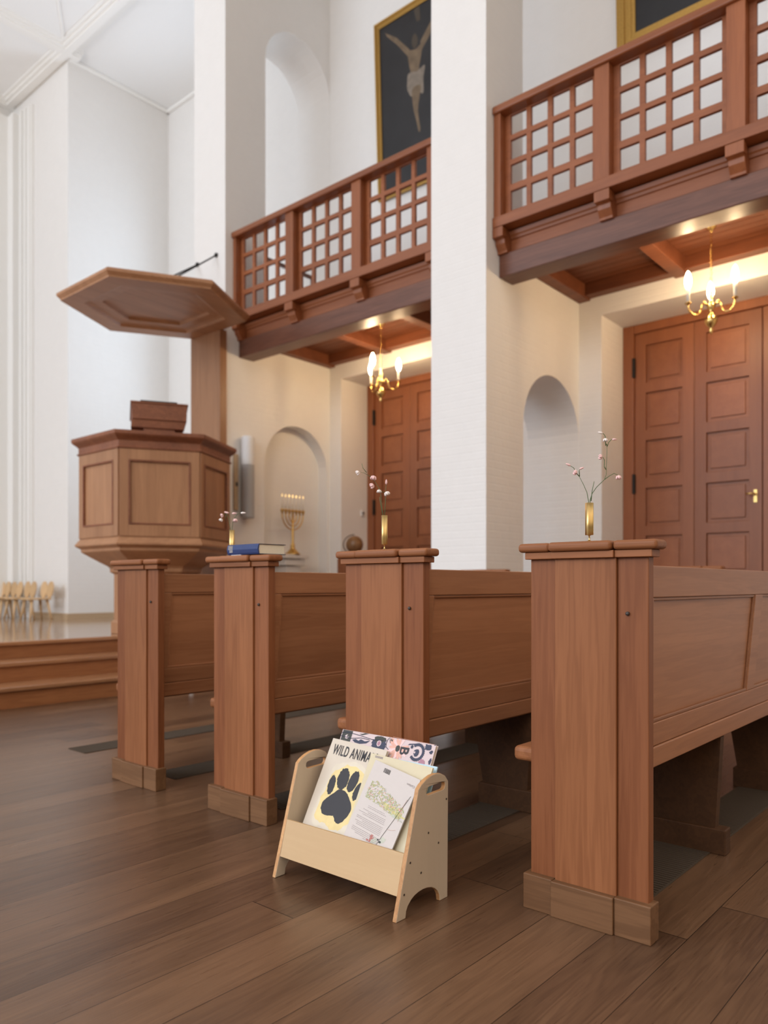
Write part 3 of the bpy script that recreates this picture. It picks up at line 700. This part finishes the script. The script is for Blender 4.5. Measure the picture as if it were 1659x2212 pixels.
# ------------------------------------------------------------------ doors
def door(name, off):
    g = bpy.data.objects.new(name, None); COL.objects.link(g); g.location = (0, off, 0); struct(g)
    XD = 7.70
    Ya, Yb_ = .78, 3.37
    MB().box(XD, XD+.1, 3.255, 3.37, 0, 3.69).box(XD, XD+.1, .78, .895, 0, 3.69).box(XD, XD+.1, .895, 3.255, 3.60, 3.69).obj('door_frame', DOOR['z'], g, bevel=.008)
    leaves = [(3.253, 2.652), (2.648, 2.028), (2.020, 1.495), (1.490, .897)]
    for k, (a, b) in enumerate(leaves):
        hs = []; zt = [3.47, 2.98, 2.49, 2.0, 1.51, 1.02, .53]
        ya, yb_ = b+.115, a-.115
        for z in zt: hs.append([(ya, z-.385), (yb_, z-.385), (yb_, z), (ya, z)])
        lf = MB().prism([(b, .01), (a, .01), (a, 3.597), (b, 3.597)], 'x', XD+.03, XD+.075, hs).obj('door_leaf', DOOR['z'], g, bevel=.003)
        for z in zt:
            m = MB(); m.box(XD+.055, XD+.065, ya, yb_, z-.385, z); m.box(XD+.042, XD+.056, ya+.035, yb_-.035, z-.35, z-.035)
            m.obj('door_panel', DOOR['x'], lf, bevel=.004)
        if k == 0:
            for z in (3.25, 2.05, .6): MB().box(XD-.012, XD+.03, a-.012, a+.012, z-.10, z+.10).obj('hinge', IRON, lf, bevel=.003)
        if k == 1:
            m = MB(); m.box(XD+.018, XD+.03, b+.040, b+.070, 1.78, 1.90); m.smooth = True
            m.tube([(XD+.03, b+.055, 1.86), (XD-.03, b+.055, 1.86), (XD-.035, b+.08, 1.86), (XD-.035, b+.125, 1.86)], .009, 8)
            m.obj('door_handle', BRASS, lf)
    return g
door('door_1', 0); door('door_2', 3.60)
struct(MB().box(7.80, 7.9, .5, 7.3, 0, 4).obj('wall_behind_doors', WALL))

# ------------------------------------------------------------------ chandeliers
def chandelier(loc, a0, label):
    c_ = thing('chandelier', label, 'chandelier', loc, rz=a0, group='three-armed brass chandeliers')
    m = MB(); m.smooth = True
    m.lathe([(.045, 0), (.045, -.01), (.03, -.03), (.012, -.045), (.012, -.06)]); m.obj('ceiling_rose', BRASS, c_)
    m = MB(); m.smooth = True
    z = -.06
    while z > -.50:
        k = int(round(-z/.022)); ax = (1, 0) if k % 2 else (0, 1)
        m.tube([(ax[0]*.008*math.cos(t), ax[1]*.008*math.cos(t), z-.012+.014*math.sin(t)) for t in [2*PI*i/10 for i in range(11)]], .0022, 5)
        z -= .022
    m.obj('chain', BRASS, c_)
    m = MB(); m.smooth = True
    m.lathe([(.004, -.50), (.012, -.52), (.006, -.54), (.012, -.56), (.022, -.59), (.012, -.62), (.018, -.64), (.030, -.66), (.034, -.68), (.020, -.70), (.014, -.73), (.030, -.75), (.050, -.785), (.052, -.80), (.040, -.83), (.018, -.85), (.012, -.865), (.018, -.88), (.006, -.90), (.001, -.915)], n=20)
    m.obj('stem', BRASS, c_)
    for i in range(3):
        a = 2*PI*i/3; d = Vector((math.cos(a), math.sin(a), 0))
        P = [d*.02+Vector((0, 0, -.68)), d*.05+Vector((0, 0, -.655)), d*.08+Vector((0, 0, -.665)), d*.088+Vector((0, 0, -.70)), d*.10+Vector((0, 0, -.735)), d*.13+Vector((0, 0, -.755)), d*.165+Vector((0, 0, -.752)), d*.195+Vector((0, 0, -.725)), d*.205+Vector((0, 0, -.685)), d*.205+Vector((0, 0, -.67))]
        m = MB(); m.smooth = True; m.tube(P, .008, 8)
        m.ball(d*.06+Vector((0, 0, -.645)), .012, 8)
        m.lathe([(.006, -.675), (.024, -.665), (.026, -.66), (.012, -.655), (.012, -.64)], (d.x*.205, d.y*.205, 0), 14)
        arm = m.obj('arm', BRASS, c_)
        m = MB(); m.smooth = True; m.lathe([(.0135, -.65), (.0135, -.545), (.010, -.54)], (d.x*.205, d.y*.205, 0), 14); m.obj('candle_tube', WAX, arm)
        m = MB(); m.smooth = True; m.lathe([(.010, -.545), (.020, -.525), (.027, -.495), (.027, -.465), (.020, -.43), (.010, -.405), (.001, -.395)], (d.x*.205, d.y*.205, 0), 16); m.obj('bulb', BULB, arm)
    return c_
aF = math.atan2(.6545, .756)       # camera forward direction
CH2 = ((6.62, 2.13, 4.0), math.radians(19)); CH1 = ((6.62, 5.78, 4.0), aF-PI/2+math.radians(4))
chandelier(CH2[0], CH2[1], 'brass chandelier with three lit bulbs in front of the tall door with the visible handle')
chandelier(CH1[0], CH1[1], 'brass chandelier with three lit bulbs between the pulpit and the white pier')

# ------------------------------------------------------------------ paintings
def painting(name, label, ya, yb_, z0, z1, fw, tilt, cat='painting'):
    """hangs on the outer wall from ya (far) to yb_ (near), top leaning out; local x = across, y = up, z = out"""
    r = thing(name, label, cat)
    ax = Vector((0, -1, 0)); ay = Vector((-tilt, 0, 1)).normalized(); az = ax.cross(ay)
    o = Vector((XW-.045, ya, z0))
    r.matrix_world = Matrix(((ax.x, ay.x, az.x, o.x), (ax.y, ay.y, az.y, o.y), (ax.z, ay.z, az.z, o.z), (0, 0, 0, 1)))
    w_, h_ = ya-yb_, z1-z0
    m = MB()
    rect = lambda d: [(d, d), (w_-d, d), (w_-d, h_-d), (d, h_-d)]
    m.prism(rect(0), 'z', -.02, .02, [rect(fw)]); m.prism(rect(fw*.2), 'z', .02, .035, [rect(fw*.45)]); m.prism(rect(fw*.6), 'z', .02, .028, [rect(fw*.8)])
    m.obj('frame', GOLD, r, bevel=.004)
    MB().box(fw*.9, w_-fw*.9, fw*.9, h_-fw*.9, -.015, .005).obj('canvas', CANVAS, r)
    return r
p1 = painting('framed_painting', 'dark crucifixion painting in a narrow gilt frame above the gallery near the pulpit', 6.277, 5.03, 5.74, 7.88, .085, .038)
def f_(Y, z): return (6.277-Y, z-5.74)
fig = [(0, [f_(6.11, 7.72), f_(6.08, 7.66), f_(5.93, 7.50), f_(5.76, 7.28), f_(5.74, 7.36), f_(5.93, 7.58)]),
       (0, [f_(5.57, 7.38), f_(5.58, 7.25), f_(5.44, 7.38), f_(5.28, 7.60), f_(5.22, 7.70), f_(5.26, 7.73), f_(5.40, 7.55)]),
       (0, ring([f_(5.76, 7.34), f_(5.75, 7.18), f_(5.73, 7.08), f_(5.75, 6.95), f_(5.56, 6.95), f_(5.60, 7.08), f_(5.57, 7.20), f_(5.55, 7.34), f_(5.65, 7.32)], 0)),
       (1, ring([f_(5.765, 7.08), f_(5.78, 6.90), f_(5.72, 6.80), f_(5.66, 6.86), f_(5.60, 6.80), f_(5.545, 6.78), f_(5.54, 6.95), f_(5.52, 7.08), f_(5.64, 7.06)], .004)),
       (0, ring([f_(5.71, 6.88), f_(5.70, 6.66), f_(5.66, 6.50), f_(5.63, 6.36), f_(5.60, 6.38), f_(5.63, 6.60), f_(5.60, 6.76), f_(5.585, 6.88)], 0)),
       (2, ring([f_(5.69, 7.48), f_(5.70, 7.40), f_(5.66, 7.33), f_(5.61, 7.38), f_(5.62, 7.46), f_(5.65, 7.50)], 0)),
       (2, [f_(5.66, 7.78), f_(5.62, 7.62), f_(5.56, 7.62), f_(5.58, 7.80)])]
m = MB()
for i, (mi, poly) in enumerate(fig):
    m.mi = mi; tri = tessellate_polygon([[Vector((a, b, 0)) for a, b in poly]])
    m._add([(a, b, .0055+.0002*i) for a, b in poly], [tuple(t) for t in tri])
m.obj('painted_figure', [SKIN, CLOTH, plain('painted_umber', (.06, .045, .03, 1), .6)], p1, fix=False)
painting('framed_painting', 'dark painting in a wide gilt frame cut off above the nearer gallery', 3.185, 1.35, 6.10, 8.3, .19, .03)

# ------------------------------------------------------------------ pulpit
PC = (4.60, 7.18)
def hexpts(r, z, c=PC, off=30): return [(c[0]+r*math.cos(math.radians(off+60*k)), c[1]+r*math.sin(math.radians(off+60*k)), z) for k in range(6)]
def hexloft(mb, prof):
    vs = []; fs = []
    for r, z in prof: vs += hexpts(r, z)
    for i in range(len(prof)-1):
        for k in range(6): k2 = (k+1) % 6; fs.append((i*6+k, i*6+k2, (i+1)*6+k2, (i+1)*6+k))
    fs.append((5, 4, 3, 2, 1, 0)); fs.append(tuple((len(prof)-1)*6+k for k in range(6)))
    return mb._add(vs, fs)
pu = thing('pulpit', 'hexagonal panelled oak pulpit with a flat sounding board above it', 'pulpit', (PC[0], PC[1], ZPL))
def loc(o): o.matrix_parent_inverse = Matrix.Translation((-PC[0], -PC[1], -ZPL)); return o
loc(hexloft(MB(), [(.46, ZPL), (.46, ZPL+.12), (.43, ZPL+.14), (.43, 1.12), (.47, 1.14), (.47, 1.18)]).obj('pedestal', PULP['z'], pu, bevel=.006))
loc(hexloft(MB(), [(.47, 1.18), (.49, 1.20), (.55, 1.23), (.66, 1.29), (.73, 1.33), (.75, 1.345), (.75, 1.37), (.81, 1.40), (.81, 1.415), (.765, 1.47)]).obj('flared_base', PULP['x'], pu))
body = loc(hexloft(MB(), [(.765, 1.47), (.755, 1.50), (.755, 2.33)]).obj('body', PULP['z'], pu))
# stiles, rails and sunk panels on each visible face
for k in range(6):
    a0 = math.radians(30+60*k); a1 = math.radians(90+60*k); mid = (a0+a1)/2
    Rb = .755; ap = Rb*math.cos(PI/6); half = Rb/2
    nrm = Vector((math.cos(mid), math.sin(mid), 0)); tg = Vector((-math.sin(mid), math.cos(mid), 0)); cc = Vector((PC[0], PC[1], 0))
    def face_plate(mb, s0, s1, z0, z1, t0, t1, inner=None):
        P = lambda s_, z_, t_: cc+nrm*(ap+t_)+tg*s_+Vector((0, 0, z_))
        if inner is None:
            mb.hexa([P(s0, z0, t0), P(s1, z0, t0), P(s1, z0, t1), P(s0, z0, t1)], [P(s0, z1, t0), P(s1, z1, t0), P(s1, z1, t1), P(s0, z1, t1)])
        return mb
    m = MB()
    for (s0, s1, z0, z1) in [(-half, -half+.085, 1.48, 2.33), (half-.085, half, 1.48, 2.33), (-half+.085, half-.085, 2.225, 2.33), (-half+.085, half-.085, 1.48, 1.595)]:
        face_plate(m, s0, s1, z0, z1, .0, .018)
    loc(m.obj('face_frame', PULP['z'], pu, bevel=.003))
    m = MB()
    for (s0, s1, z0, z1) in [(-half+.085, -half+.102, 1.595, 2.225), (half-.102, half-.085, 1.595, 2.225), (-half+.102, half-.102, 2.208, 2.225), (-half+.102, half-.102, 1.595, 1.612)]:
        face_plate(m, s0, s1, z0, z1, .0, .024)
    loc(m.obj('panel_moulding', PULD, pu, bevel=.003))
loc(hexloft(MB(), [(.775, 2.33), (.79, 2.335), (.79, 2.35), (.775, 2.355), (.775, 2.41), (.80, 2.43), (.83, 2.45), (.845, 2.465), (.845, 2.50), (.70, 2.505)]).obj('rim', PULD, pu, bevel=.003))
# sounding board
m = MB(); R0 = .965
vs = []; 
hexloft(m, [(R0, 4.0), (R0+.02, 3.985), (R0+.02, 3.96), (R0-.015, 3.93), (R0-.02, 3.915)])
del m.f[-1], m.m[-1], m.sm[-1]
o_ = len(m.v)-6
# underside with a stepped hexagonal recess
def ringf(r, z):
    global o_
    n0 = len(m.v); m.v += hexpts(r, z)
    for k in range(6): m.f.append((o_+k, o_+(k+1) % 6, n0+(k+1) % 6, n0+k)); m.m.append(m.mi); m.sm.append(False)
    o_ = n0
ringf(.72, 3.915); ringf(.70, 3.935); ringf(.66, 3.945); ringf(.55, 3.95); ringf(.53, 3.975); ringf(.50, 3.98)
m.f.append(tuple(o_+k for k in range(6))); m.m.append(0); m.sm.append(False)
cn = loc(m.obj('sounding_board', PULP['x'], pu))
loc(MB().prism([], 'z', 0, 1).obj('x', PULP['x'], pu)) if False else None
m = MB()
for a, b in [((4.40, 7.40, 4.0), (5.495, 7.34, 4.85)), ((4.30, 7.56, 4.0), (5.495, 7.71, 4.84))]:
    m.tube([a, b], .010, 6); m.ball(b, .028, 8)
loc(m.obj('tie_rod', IRON, pu))
loc(MB().box(5.40, 5.498, 7.15, 7.71, ZPL, 3.93).obj('back_board', PULP['z'], pu, bevel=.004))
# reading desk on the rim, facing into the pulpit
mid = math.radians(240); nrm = Vector((math.cos(mid), math.sin(mid), 0)); tg = Vector((-math.sin(mid), math.cos(mid), 0))
def dk(s_, t_, z_): return tuple(Vector((PC[0], PC[1], 0))+nrm*t_+tg*s_+Vector((0, 0, z_)))
m = MB()
m.hexa([dk(-.26, .60, 2.64), dk(.26, .60, 2.64), dk(.26, .26, 2.60), dk(-.26, .26, 2.60)], [dk(-.265, .60, 2.80), dk(.265, .60, 2.80), dk(.265, .22, 2.70), dk(-.265, .22, 2.70)])
m.hexa([dk(-.15, .56, 2.505), dk(.15, .56, 2.505), dk(.15, .36, 2.505), dk(-.15, .36, 2.505)], [dk(-.15, .56, 2.64), dk(.15, .56, 2.64), dk(.15, .36, 2.62), dk(-.15, .36, 2.62)])
m.hexa([dk(-.275, .61, 2.795), dk(.275, .61, 2.795), dk(.275, .2, 2.69), dk(-.275, .2, 2.69)], [dk(-.275, .61, 2.812), dk(.275, .61, 2.812), dk(.275, .2, 2.707), dk(-.275, .2, 2.707)])
m.hexa([dk(-.27, .58, 2.56), dk(.23, .58, 2.56), dk(.22, .3, 2.52), dk(-.26, .3, 2.52)], [dk(-.262, .585, 2.64), dk(.262, .585, 2.64), dk(.262, .3, 2.62), dk(-.262, .3, 2.62)])
loc(m.obj('reading_desk', PULD, pu, bevel=.003))
bk = MB(); bk.hexa([dk(-.18, .585, 2.812), dk(.17, .585, 2.812), dk(.17, .30, 2.738), dk(-.18, .30, 2.738)], [dk(-.18, .585, 2.828), dk(.17, .585, 2.828), dk(.17, .30, 2.756), dk(-.18, .30, 2.756)])
bo = tag(bk.obj('open_book', IRON), 'flat dark book lying on the pulpit reading desk', 'book')

# ------------------------------------------------------------------ things in the bay by the pulpit
sh_ = thing('wall_shelf', 'white stepped wall shelf under the brass menorah', 'shelf', (6.49, 7.18, 1.2))
MB().box(-.20, .20, -.14, 0, .135, .185).obj('top_board', SHELFW, sh_, bevel=.006)
MB().box(-.16, .16, -.11, 0, .05, .125).obj('step_moulding', SHELFW, sh_, bevel=.006)
MB().box(-.12, .12, -.08, .16, -.04, .04).obj('corbel', SHELFW, sh_, bevel=.006)
MB().box(-.20, .20, 0, .16, .05, .185).obj('wall_block', SHELFW, sh_)
me_ = thing('menorah', 'brass seven-branched menorah with lit candles on the white shelf', 'candelabrum', (6.49, 7.12, 1.385), rz=math.radians(0))
m = MB(); m.smooth = True
m.lathe([(.095, 0), (.095, .012), (.075, .025), (.045, .06), (.030, .075), (.026, .10), (.032, .11), (.020, .13), (.014, .16), (.016, .30), (.012, .32), (.012, .52)], n=16); m.obj('stem', BRASSG, me_)
for r, zb in ((.175, .31), (.118, .355), (.062, .40)):
    P = [];
    for k in range(21):
        a = PI+PI*k/20; P.append((r*math.cos(a), 0, .50+(.50-zb)*math.sin(a)))
    m = MB(); m.smooth = True; m.tube(P, .008, 8); m.obj('branch', BRASSG, me_)
m = MB(); m.box(-.19, .19, -.012, .012, .535, .548)
m.smooth = True
for i in range(7): m.lathe([(.006, .49), (.014, .515), (.020, .545), (.020, .556), (.010, .56)], ((i-3)*.0583, 0, 0), 12)
m.obj('cup_bar', BRASSG, me_)
for i in range(7):
    x = (i-3)*.0583
    c_ = thing('candle', 'slim cream candle with a small flame standing in the brass menorah', 'candle', (6.49+x, 7.12, 1.385+.56), group='candles in the menorah')
    m = MB(); m.smooth = True; m.lathe([(.0085, 0), (.0085, .145), (.006, .148)], n=12); m.obj('wax', WAX, c_)
    m = MB(); m.smooth = True; fs_ = 1.3 if i in (2, 3, 4) else .8
    m.lathe([(.002, .15), (.005*fs_, .158), (.0055*fs_, .166), (.003*fs_, .175), (.0005, .184)], n=10); m.obj('flame', FLAME, c_)
sp = thing('column_speaker', 'slim white and grey column speaker on the wall behind the pulpit', 'speaker', (5.765, 7.10, 1.79))
m = MB(); m.smooth = False; m.lathe([(.075, .62), (.078, .63), (.078, .93), (.07, .955), (.04, .965)], n=24); m.obj('upper_cover', SPKW, sp)
m = MB(); m.lathe([(.07, 0), (.076, .01), (.076, .62)], n=24); m.obj('grille', SPKG, sp)
MB().box(-.03, .03, .05, .08, .1, .85).obj('wall_bracket', SPKG, sp)
st = thing('wall_ornament', 'narrow tan wooden strip with a dark fitting on the wall beside the speaker', 'ornament', (5.640, 7.165, 1.88))
MB().box(-.028, .028, -.015, .015, 0, .65).obj('strip', TAN, st, bevel=.006)
m = MB(); m.ball((0, -.02, .30), .02, 8, squash=(.8, .6, 1.4)); m.obj('fitting', DARK, st)
th = thing('door_thermostat', 'small white wall switch beside the door frame near the globe', 'wall switch', (7.60, 6.97, 1.97))
MB().box(-.03, .03, -.02, 0, -.04, .04).obj('body', SPKW, th, bevel=.004); MB().box(-.012, .012, -.03, -.02, -.012, .012).obj('dial', DARK, th)
cb = thing('low_cabinet', 'low wooden cabinet carrying the brown globe beside the far door', 'cabinet', (6.98, 6.46, 0))
MB().box(-.18, .18, -.18, .18, 0, 1.375).obj('body', DOOR['z'], cb, bevel=.005)
MB().box(-.2, -.18, -.17, .17, .05, 1.33).obj('door', DOOR['x'], cb, bevel=.004)
gl = thing('globe', 'brown globe in a dark meridian arc beside the far door', 'globe', (6.95, 6.50, 1.378))
m = MB(); m.smooth = True; m.ball((0, 0, .128), .108, 24); m.obj('sphere', GLOBE, gl)
m = MB(); m.smooth = True; m.tube([(0+(-.756*.3)*.12*math.sin(t)+.654*(-.118)*math.sin(t), .756*.118*math.sin(t), .128+.122*math.cos(t)) for t in [PI*i/16 for i in range(17)]], .007, 6); m.obj('meridian', DARK, gl)
m = MB(); m.smooth = True; m.lathe([(.07, 0), (.07, .008), (.02, .016), (.012, .022)], n=16); m.obj('stand', DARK, gl)

# ------------------------------------------------------------------ small chairs along the chancel wall
def kid_chair():
    c_ = thing('childs_chair', '', 'chair', (5.15, 10.9, ZPL), group='small pale wooden chairs against the chancel wall')
    m = MB(); m.prism([(-.17, -.15), (-.12, -.17), (.12, -.17), (.16, -.15), (.16, .15), (.12, .17), (-.12, .17), (-.17, .15)], 'z', .295, .32); m.obj('seat', CHAIRW, c_, bevel=.006)
    for sx, sy in ((-1, -1), (-1, 1), (1, -1), (1, 1)):
        m = MB(); m.smooth = True; m.tube([(sx*.11, sy*.11, .295), (sx*.155, sy*.155, 0)], [.02, .014], 10); m.obj('leg', CHAIRW, c_)
    for s in (-1, 1):
        m = MB(); n = 22
        prof = ell(s*.098, .44, .098, .125, n, -s*.15)
        b_ = [(.14+.12*(z-.3), y, z) for y, z in prof]; t_ = [(x+.016, y, z) for x, y, z in b_]
        m._add(b_+t_, [tuple(range(n)), tuple(range(2*n-1, n-1, -1))]+[(i, (i+1) % n, n+(i+1) % n, n+i) for i in range(n)])
        m.obj('backrest_lobe', CHAIRW, c_, bevel=.004)
    return c_
k0 = kid_chair(); k0.location = (5.14, 11.14, ZPL); k0['label'] = 'small pale wooden chair with two round back lobes, closest to the pulpit'
for i, (y, lab) in enumerate([(11.64, 'small pale wooden chair with lobed back, second from the pulpit'), (12.10, 'small pale wooden chair with lobed back, third from the pulpit'),
                              (12.52, 'small pale wooden chair with lobed back, fourth from the pulpit at the picture edge')]):
    dup(k0, (5.12, y, ZPL), lab)
# small white felt cup under the fourth pew (foot glide)
tag(MB().lathe([(.021, 0), (.021, .03), (.017, .036)], (4.24, 6.04, 0), 14).obj('white_cup', SPKW), 'tiny white round cap lying on the floor beyond the pews', 'cap')

# ------------------------------------------------------------------ lights
def area(name, loc, rot, sx, sy, power, col):
    l = bpy.data.lights.new(name, 'AREA'); l.shape = 'RECTANGLE'; l.size = sx; l.size_y = sy; l.energy = power; l.color = col
    o = bpy.data.objects.new(name, l); COL.objects.link(o); o.location = loc; o.rotation_euler = rot; return o
area('opposite_window_light', (-6.9, .8, 5.5), (0, -PI/2, 0), 3.6, 6.0, 330, (.90, .94, 1))
area('chancel_window_light', (-6.9, 9.4, 5.0), (0, -PI/2, math.radians(-18)), 4.6, 5.0, 460, (.74, .86, 1))
area('window_light', (XW+.4, 9.2, 4.9), (0, PI/2, 0), 4.2, 1.3, 85, (.62, .79, 1))
w = bpy.data.worlds.new('world'); sc.world = w; w.use_nodes = True
nt = w.node_tree; bg = nt.nodes['Background']; N = nt.nodes; L = nt.links
tc = N.new('ShaderNodeTexCoord'); sp_ = N.new('ShaderNodeSeparateXYZ'); L.new(tc.outputs['Generated'], sp_.inputs[0])
mr = N.new('ShaderNodeMapRange'); mr.inputs['From Min'].default_value = .1; mr.inputs['From Max'].default_value = -.8; L.new(sp_.outputs[1], mr.inputs['Value'])
mx = N.new('ShaderNodeMix'); mx.data_type = 'RGBA'; mx.inputs[6].default_value = (.93, .95, 1.02, 1); mx.inputs[7].default_value = (1.06, .84, .62, 1); L.new(mr.outputs[0], mx.inputs[0]); L.new(mx.outputs[2], bg.inputs[0])
ab = N.new('ShaderNodeMath'); ab.operation = 'ABSOLUTE'; L.new(sp_.outputs[2], ab.inputs[0])
m2 = N.new('ShaderNodeMapRange'); m2.inputs['From Min'].default_value = .03; m2.inputs['From Max'].default_value = .42; m2.inputs['To Min'].default_value = .30; m2.inputs['To Max'].default_value = 2.9; L.new(ab.outputs[0], m2.inputs['Value'])
m3 = N.new('ShaderNodeMapRange'); m3.inputs['From Min'].default_value = -.1; m3.inputs['From Max'].default_value = -.75; m3.inputs['To Min'].default_value = 1; m3.inputs['To Max'].default_value = .42; L.new(sp_.outputs[1], m3.inputs['Value'])
mm = N.new('ShaderNodeMath'); mm.operation = 'MULTIPLY'; L.new(m2.outputs[0], mm.inputs[0]); L.new(m3.outputs[0], mm.inputs[1]); L.new(mm.outputs[0], bg.inputs[1])

# ------------------------------------------------------------------ camera
cam = bpy.data.cameras.new('camera'); co = bpy.data.objects.new('camera', cam); COL.objects.link(co); sc.camera = co
co.location = (0, 0, 1.0); co.rotation_euler = (PI/2, 0, aF-PI/2)
cam.sensor_fit = 'AUTO'; cam.sensor_width = 36; cam.lens = 1661/2212*36; cam.shift_y = 159/2212
cam.clip_end = 100; cam.dof.use_dof = True; cam.dof.focus_distance = 2.35; cam.dof.aperture_fstop = 2.4
sc.view_settings.view_transform = 'Standard'; sc.view_settings.exposure = -.08; sc.view_settings.look = 'None'
sc.cycles.use_denoising = True
